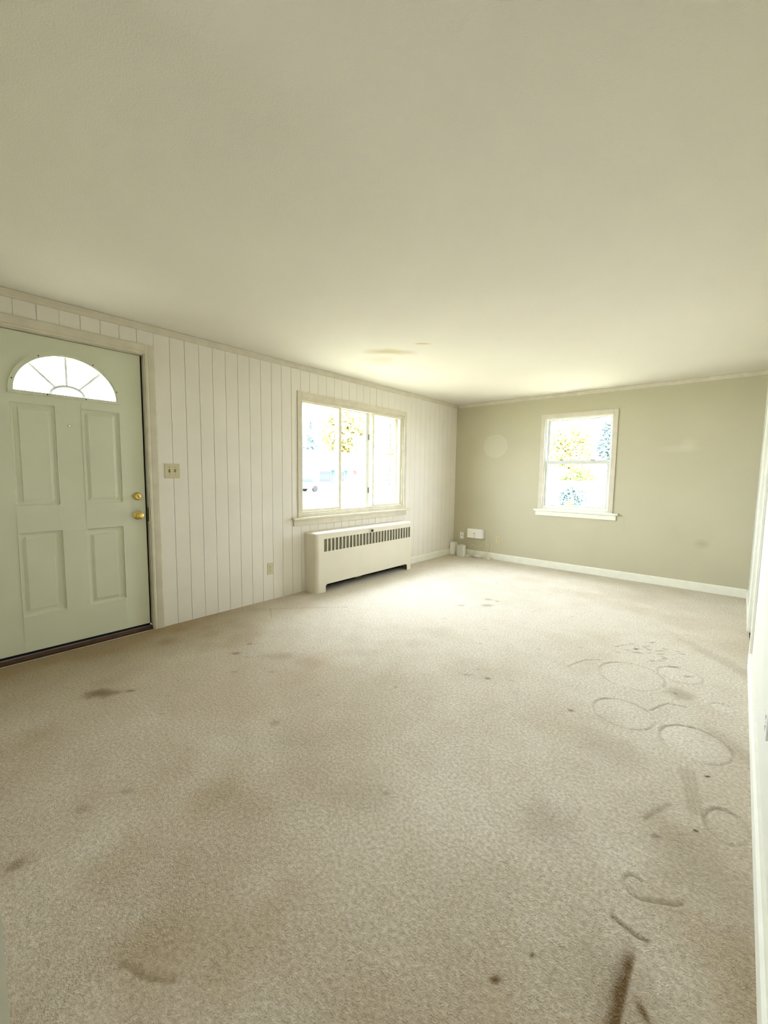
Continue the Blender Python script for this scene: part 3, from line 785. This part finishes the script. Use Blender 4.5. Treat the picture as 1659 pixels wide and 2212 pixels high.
for zz in (.276, .358): MB().lathe((0.157, -.006, zz), (0, -1, 0), [(0, .003), (.001, .003)], 8).build('screw', M_GREYPL, jk)

# white communications box on the back wall
bx_ = thing('wall_box', 'white plastic communications box with centre slot, mounted low on the back wall', 'utility box', (0.41, 0, 0.38))
mb = MB(); mb.box(0.282, 0.405, -0.055, 0.0, 0.303, 0.452, .006); mb.box(0.419, 0.548, -0.055, 0.0, 0.303, 0.452, .006); mb.box(0.40, 0.424, -0.055, 0.0, 0.375, 0.452, .003); mb.box(0.40, 0.424, -0.035, 0.0, 0.305, 0.40)
mb.build('housing', M_WPL, bx_)
MB().box(0.545, 0.566, -0.040, 0.0, 0.310, 0.446, .004).build('side_cover', M_WPL2, bx_)
MB().box(0.398, 0.422, -0.058, -0.054, 0.384, 0.390).build('catch', M_GREYPL, bx_)

# two white boxes standing in the corner
b1 = thing('storage_bin', 'taller closed white plastic box standing in the room corner', 'box', (0.066, -0.09, 0))
mb = MB(); mb.box(0.018, 0.108, -0.138, -0.050, 0.0, 0.200, .006); mb.build('body', M_WPL, b1)
mb = MB(); mb.box(0.016, 0.110, -0.140, -0.048, 0.200, 0.212, .004); mb.build('lid', M_WPL2, b1)
b2 = thing('router', 'shorter open-topped white box beside the corner box, cord at its foot', 'box', (0.22, -0.11, 0))
b2.name = 'open_box'
mb = MB()
x0, x1, y0, y1, hh, t_ = 0.165, 0.272, -0.165, -0.070, 0.180, .006
mb.box(x0, x1, y0, y0+t_, 0, hh, .002); mb.box(x0, x1, y1-t_, y1, 0, hh, .002); mb.box(x0, x0+t_, y0+t_, y1-t_, 0, hh, .001); mb.box(x1-t_, x1, y0+t_, y1-t_, 0, hh, .001)
mb.box(x0+t_, x1-t_, y0+t_, y1-t_, 0, .006)
mb.build('shell', M_WPL2, b2)
MB().box(x0+t_, x1-t_, y0+t_, y1-t_, 0.12, 0.13).build('dark_inset', M_DARK, b2)  # near-black sheet set below the rim
mb = MB(); mb.box(0.272, 0.284, -0.150, -0.085, 0.0, 0.176, .003); mb.build('side_panel', M_WPL, b2)

# adapters and cords lying along the baseboard
def adapter(label, x, y, z, sx, sy, sz, rz, m):
    mb_ = MB(); mb_.box(-sx/2, sx/2, -sy/2, sy/2, 0, sz, .004)
    bmesh.ops.rotate(mb_.bm, verts=mb_.bm.verts, cent=(0, 0, 0), matrix=Matrix.Rotation(rz, 3, 'Z'))
    bmesh.ops.translate(mb_.bm, verts=mb_.bm.verts, vec=(x, y, z))
    t = thing('power_adapter', label, 'adapter', (x, y, z), group='power adapters on the carpet in the corner'); mb_.build('casing', m, t)
    m2 = MB()
    for k in (-.006, .006):
        m2.box(-sx/2-.014, -sx/2+.001, k-.001, k+.001, sz*.4, sz*.4+.006)
    bmesh.ops.rotate(m2.bm, verts=m2.bm.verts, cent=(0, 0, 0), matrix=Matrix.Rotation(rz, 3, 'Z'))
    bmesh.ops.translate(m2.bm, verts=m2.bm.verts, vec=(x, y, z))
    m2.build('prong', M_CHROME, t)
adapter('ivory power adapter lying on the carpet below the white wall box', 0.492, -0.075, .002, .085, .055, .034, -0.5, M_WPL)
adapter('ivory power adapter against the baseboard end of the cord tangle, below the outlet', 0.690, -0.060, .002, .075, .045, .030, -0.2, M_CORD)
adapter('grey power adapter lying just right of the open-topped white box', 0.318, -0.085, .002, .060, .040, .026, 0.3, M_WPL2)
def smoothpath(pts, n_=8):
    P = [Vector(p) for p in pts]; out = []
    for i in range(len(P)-1):
        p0, p1, p2, p3 = P[max(i-1, 0)], P[i], P[i+1], P[min(i+2, len(P)-1)]
        for k in range(n_):
            t = k/n_
            out.append(0.5*((2*p1)+(-p0+p2)*t+(2*p0-5*p1+4*p2-p3)*t*t+(-p0+3*p1-3*p2+p3)*t**3))
    out.append(P[-1]); return out
def cord(name, label, pts, r_=.0022, m=None):
    o = MB().tube(smoothpath(pts), r_, 6).build(name, m or M_CORD, smooth=True, loc=pts[-1]); tag(o, label, 'cord', group='cords around the white wall box'); return o
cord('cord', 'thin cord bowing widely down from the top right of the white wall box', [(.562, -.012, .435), (.61, -.012, .41), (.665, -.012, .34), (.69, -.014, .25), (.70, -.016, .17), (.69, -.03, .10), (.70, -.03, .012), (.71, -.03, .004)])
cord('cord', 'thin cord dropping almost straight from the lower right edge of the white wall box', [(.560, -.015, .33), (.585, -.012, .31), (.60, -.012, .24), (.598, -.014, .17), (.60, -.02, .12), (.56, -.05, .03), (.53, -.075, .012)])
cord('cord', 'short cord with a coiled loop hanging right of the wall box', [(.60, -.010, .26), (.625, -.010, .235), (.635, -.011, .21), (.62, -.010, .19), (.60, -.010, .20), (.605, -.010, .225), (.64, -.012, .20), (.635, -.016, .13), (.63, -.03, .10), (.635, -.035, .01)])
cord('cord', 'pale cord arching across the wall just above the baseboard, under the wall box', [(.36, -.012, .195), (.40, -.012, .175), (.46, -.013, .165), (.51, -.013, .185), (.55, -.013, .225), (.57, -.012, .26)], .003)
cord('cord', 'ivory cord leaning on the baseboard left of the lying adapter', [(.30, -.12, .004), (.35, -.10, .006), (.39, -.05, .03), (.415, -.016, .085), (.42, -.016, .10), (.40, -.03, .07), (.37, -.08, .01), (.33, -.14, .004)], .003)
cord('cord', 'ivory cord leaning on the baseboard between the two lying adapters', [(.50, -.16, .004), (.55, -.13, .005), (.58, -.07, .02), (.605, -.016, .085), (.615, -.016, .10), (.60, -.04, .06), (.57, -.10, .008), (.54, -.16, .004)], .003)
cord('cord', 'longest cord snaking over the carpet in front of the adapters', [(.284, -.10, .006), (.33, -.15, .004), (.38, -.17, .004), (.43, -.14, .005), (.47, -.17, .004), (.52, -.20, .004), (.57, -.16, .005), (.62, -.12, .004), (.67, -.10, .004), (.74, -.09, .004), (.80, -.06, .004)], .0028)
cord('cord', 'looped dark grey cord tangled on the carpet below the wall box', [(.36, -.08, .004), (.40, -.12, .008), (.45, -.12, .004), (.43, -.08, .010), (.40, -.10, .012), (.47, -.13, .004), (.53, -.12, .012), (.56, -.09, .004), (.60, -.10, .004)], .0024, M_GREYPL)

# ------------------------------------------------------------------ outside
M_LAWN = mat('lawn_grass', (152, 150, 130), 0.95, var=0.25, vscale=0.6)
M_ROAD = mat('road', (176, 174, 168), 0.9, var=0.1, vscale=1)
M_SIDING = mat('white_siding', (200, 200, 196), 0.8, var=0.03)
M_ROOF = mat('pale_roof', (150, 150, 150), 0.9, var=0.08)
M_SHUT = mat('teal_shutter', (40, 66, 70), 0.7, var=0.1)
M_REDDOOR = mat('red_door', (96, 34, 30), 0.6, var=0.05)
M_BLUE = mat('blue_panel', (50, 90, 120), 0.6, var=0.05)
M_FOLY = mat('yellow_leaves', (168, 162, 104), 0.9, var=0.3, vscale=1.5)
M_FOLG = mat('green_leaves', (128, 146, 76), 0.9, var=0.35, vscale=3)
M_FOLB = mat('blue_needles', (106, 124, 124), 0.9, var=0.35, vscale=2)
M_BARK = mat('bark', (70, 56, 44), 0.9, var=0.3)
M_CAR = mat('silver_paint', (120, 124, 130), 0.3, var=0.03)
M_TYRE = mat('tyre', (20, 20, 20), 0.8, var=0)
M_CARGL = mat('car_glass', (30, 36, 40), 0.1, var=0)
GZ = -0.6
MB().box(-130, 40, -30, 130, GZ-0.2, GZ).build('lawn', M_LAWN, kind='structure')
MB().box(-20, -11, -30, 120, GZ, GZ+0.02).build('street', M_ROAD, kind='structure')
MB().box(-36, -20, 16, 24, GZ, GZ+0.03).build('driveway', M_ROAD, kind='structure')
MB().box(-0.16, W+0.9, YR-0.15, 0.16, GZ, -0.1).build('foundation', M_SIDING, kind='structure')

MB().box(-1.5, 6, YR-8, YR-0.15, GZ, -0.15).build('bounce_slab', M_ROAD, kind='structure')  # unseen pale slab, added to bounce sunlight up to the ceiling
MB().box(-1.0, 5.0, YR-2.6, YR-0.15, 2.32, 2.38).build('sky_shield', M_SIDING, kind='structure')  # unseen cover, added to keep sky light off the near floor
# long low house across the street
hs = thing('house', 'long low white ranch house with pale roof, across the street seen through the wide window', 'house', (-38, 33, GZ))
mb = MB(); mb.box(-42, -34, 14, 54, GZ, 1.9); mb.build('wall', M_SIDING, hs)
mb = MB(); mb.prism([(-33.4, 1.85), (-38, 4.3), (-42.6, 1.85)], 13.5, 54.5, 'y'); mb.build('roof', M_ROOF, hs)
for yy, w_, m_, nm in ((27.9, .55, M_SHUT, 'shutter'), (30.0, .5, M_SHUT, 'shutter'), (33.9, .4, M_SHUT, 'shutter'), (36.0, .4, M_BLUE, 'shutter'), (31.8, .9, M_REDDOOR, 'front_door')):
    MB().box(-33.99, -33.93, yy-w_/2, yy+w_/2, 0.2 if nm == 'shutter' else GZ+.3, 1.75).build(nm, m_, hs)
for y0_, y1_ in ((25.6, 27.5), (28.3, 29.7), (34.1, 35.7), (37.0, 39.5)):
    w_ = frame_rect('window', M_SIDING, hs, 'x', -33.98, -33.9, y0_, y1_, 0.3, 1.7, .08, .08, .08, .08, 0)
    MB().box(-33.985, -33.96, y0_+.08, y1_-.08, .38, 1.62).build('pane', M_CARGL, w_)
# car in the driveway opposite
cr = thing('car', 'silver car parked in front of the white house across the street', 'car', (-31, 20.6, GZ))
prof = [(18.3, -.22), (18.25, .15), (18.5, .32), (19.3, .40), (19.9, .86), (21.3, .90), (22.0, .45), (22.7, .32), (22.8, 0), (22.7, -.22)]
MB().prism([(y, z+.0) for y, z in prof], -31.9, -30.1, 'x').build('body', M_CAR, cr)
mb = MB(); mb.prism([(19.5, .45), (20.0, .80), (21.2, .83), (21.8, .46)], -30.11, -30.07, 'x'); mb.build('side_window', M_CARGL, cr)
for yy in (19.1, 21.9):
    for xx in (-30.25, -31.95): MB().lathe((xx, yy, -.25), (1, 0, 0), [(0, .33), (.2, .33), (.21, .2), (.21, .01)], 20).build('wheel', M_TYRE, cr)

def foliage(shape, n_, cx, cyy, cz, rx, ry, rz, leaf, seed):
    rg = np.random.default_rng(seed)
    V = []; F = []
    while len(F) < n_:
        p = rg.normal(size=3); p /= np.linalg.norm(p); rr = rg.random()**0.35
        q = p*rr
        if shape == 'cone':
            t = rg.random()**0.7; a = rg.random()*2*PI; tier = 0.75+0.25*math.sin(t*40)
            q = np.array([math.cos(a)*t*tier, math.sin(a)*t*tier, 1-2*t])*np.array([1, 1, 1]); q[:2] *= rg.random()**.3
        elif shape == 'ball':
            lump = 0.86+0.14*math.sin(p[0]*7+seed)*math.cos(p[1]*6+p[2]*5); q = q*lump
        c = np.array([cx, cyy, cz])+q*np.array([rx, ry, rz])
        n1_ = rg.normal(size=3); n1_ /= np.linalg.norm(n1_); n2_ = np.cross(n1_, rg.normal(size=3)); n2_ /= np.linalg.norm(n2_)
        s = leaf*(0.6+0.8*rg.random()); k = len(V)
        V += [c-n1_*s-n2_*s*.2, c+n2_*s*.5, c+n1_*s-n2_*s*.1, c-n2_*s*.6]; F.append((k, k+1, k+2, k+3))
    me_ = bpy.data.meshes.new('foliage'); me_.from_pydata([tuple(v) for v in V], [], F); return me_
def plant(name, label, cat, shape, n_, c, r_, leaf, m, seed, base=GZ, trunk=0.15):
    t = thing(name, label, cat, (c[0], c[1], base), group={'tree': 'trees outside the windows', 'plant': 'low plants outside the small window'}.get(cat))
    me_ = foliage(shape, n_, *c, *r_, leaf, seed); me_.materials.append(m)
    o = bpy.data.objects.new('foliage', me_); COL.objects.link(o); o.parent = t; o.matrix_parent_inverse = Matrix.Translation(t.location).inverted()
    top = c[2]+r_[2]*.6; mb_ = MB().tube([(c[0], c[1], base), (c[0]+.05*trunk, c[1], (base+top)/2), (c[0], c[1]+.1*trunk, top)], [trunk, trunk*.75, trunk*.3], 8)
    for k in range(5):
        a = k*1.3; mb_.tube([(c[0], c[1], c[2]-r_[2]*.5+.2*k*r_[2]*.4), (c[0]+math.cos(a)*r_[0]*.6, c[1]+math.sin(a)*r_[1]*.6, c[2]-r_[2]*.2+.2*k*r_[2]*.5)], [trunk*.4, trunk*.1], 6)
    mb_.build('trunk', M_BARK, t)
plant('tree', 'tall blue-green conifer behind the house, left in the wide window', 'tree', 'cone', 5000, (-47, 35, 3.6), (3.2, 3.2, 5.6), .32, M_FOLB, 1, trunk=.25)
plant('tree', 'large pale yellow tree rising above the roof in the wide window', 'tree', 'ball', 9000, (-47, 43.2, 8.2), (5.2, 5.6, 5.2), .34, M_FOLY, 2, trunk=.4)
plant('tree', 'lower yellow tree at the right end of the roof in the wide window', 'tree', 'ball', 5000, (-46, 54.5, 4.2), (3.0, 3.6, 3.2), .30, M_FOLY, 3, trunk=.3)
plant('tree', 'pale yellow tree filling the upper pane of the small window', 'tree', 'ball', 6000, (-5.9, 25.5, 3.4), (1.9, 1.8, 2.0), .12, M_FOLY, 4, trunk=.16)
plant('round_bush', 'round bright green bush behind the fence in the lower pane of the small window', 'bush', 'ball', 6000, (-2.1, 14.2, 0.9), (.95, .9, 1.05), .06, M_FOLG, 5, trunk=.08)
plant('bush', 'bluish green bush in front of the fence, seen through the small window', 'bush', 'ball', 4000, (-1.35, 11.0, 0.45), (.62, .5, .62), .05, M_FOLB, 6, trunk=.05)
plant('tree', 'hazy blue-green tree to the right in the upper pane of the small window', 'tree', 'ball', 3000, (-5.2, 34.0, 4.4), (1.3, 1.4, 2.4), .14, M_FOLB, 9, trunk=.16)
for k, (xx, lab) in enumerate(((-1.55, 'leftmost low yellow-green plant along the bottom of the small window'), (-0.95, 'middle low yellow-green plant along the bottom of the small window'), (-0.35, 'third low yellow-green plant from the left, outside the small window'), (0.15, 'rightmost low yellow-green plant along the bottom of the small window'))):
    plant('low_plant', lab, 'plant', 'ball', 1200, (xx, 9.2+.25*(k%2), 0.0), (.27, .26, .5), .045, M_FOLG if k % 2 else M_FOLY, 20+k, trunk=.03)
fe = thing('fence', 'white board fence crossing behind the bushes outside the small window', 'fence', (-1.5, 12.4, GZ))
mb = MB()
for k in range(50): mb.box(-6+k*.2, -6+k*.2+.185, 12.38, 12.40, GZ+.05, 1.15)
mb.build('boards', M_SIDING, fe)
for k in range(6): MB().box(-6+k*2, -5.9+k*2, 12.40, 12.5, GZ, 1.15).build('post', M_SIDING, fe)
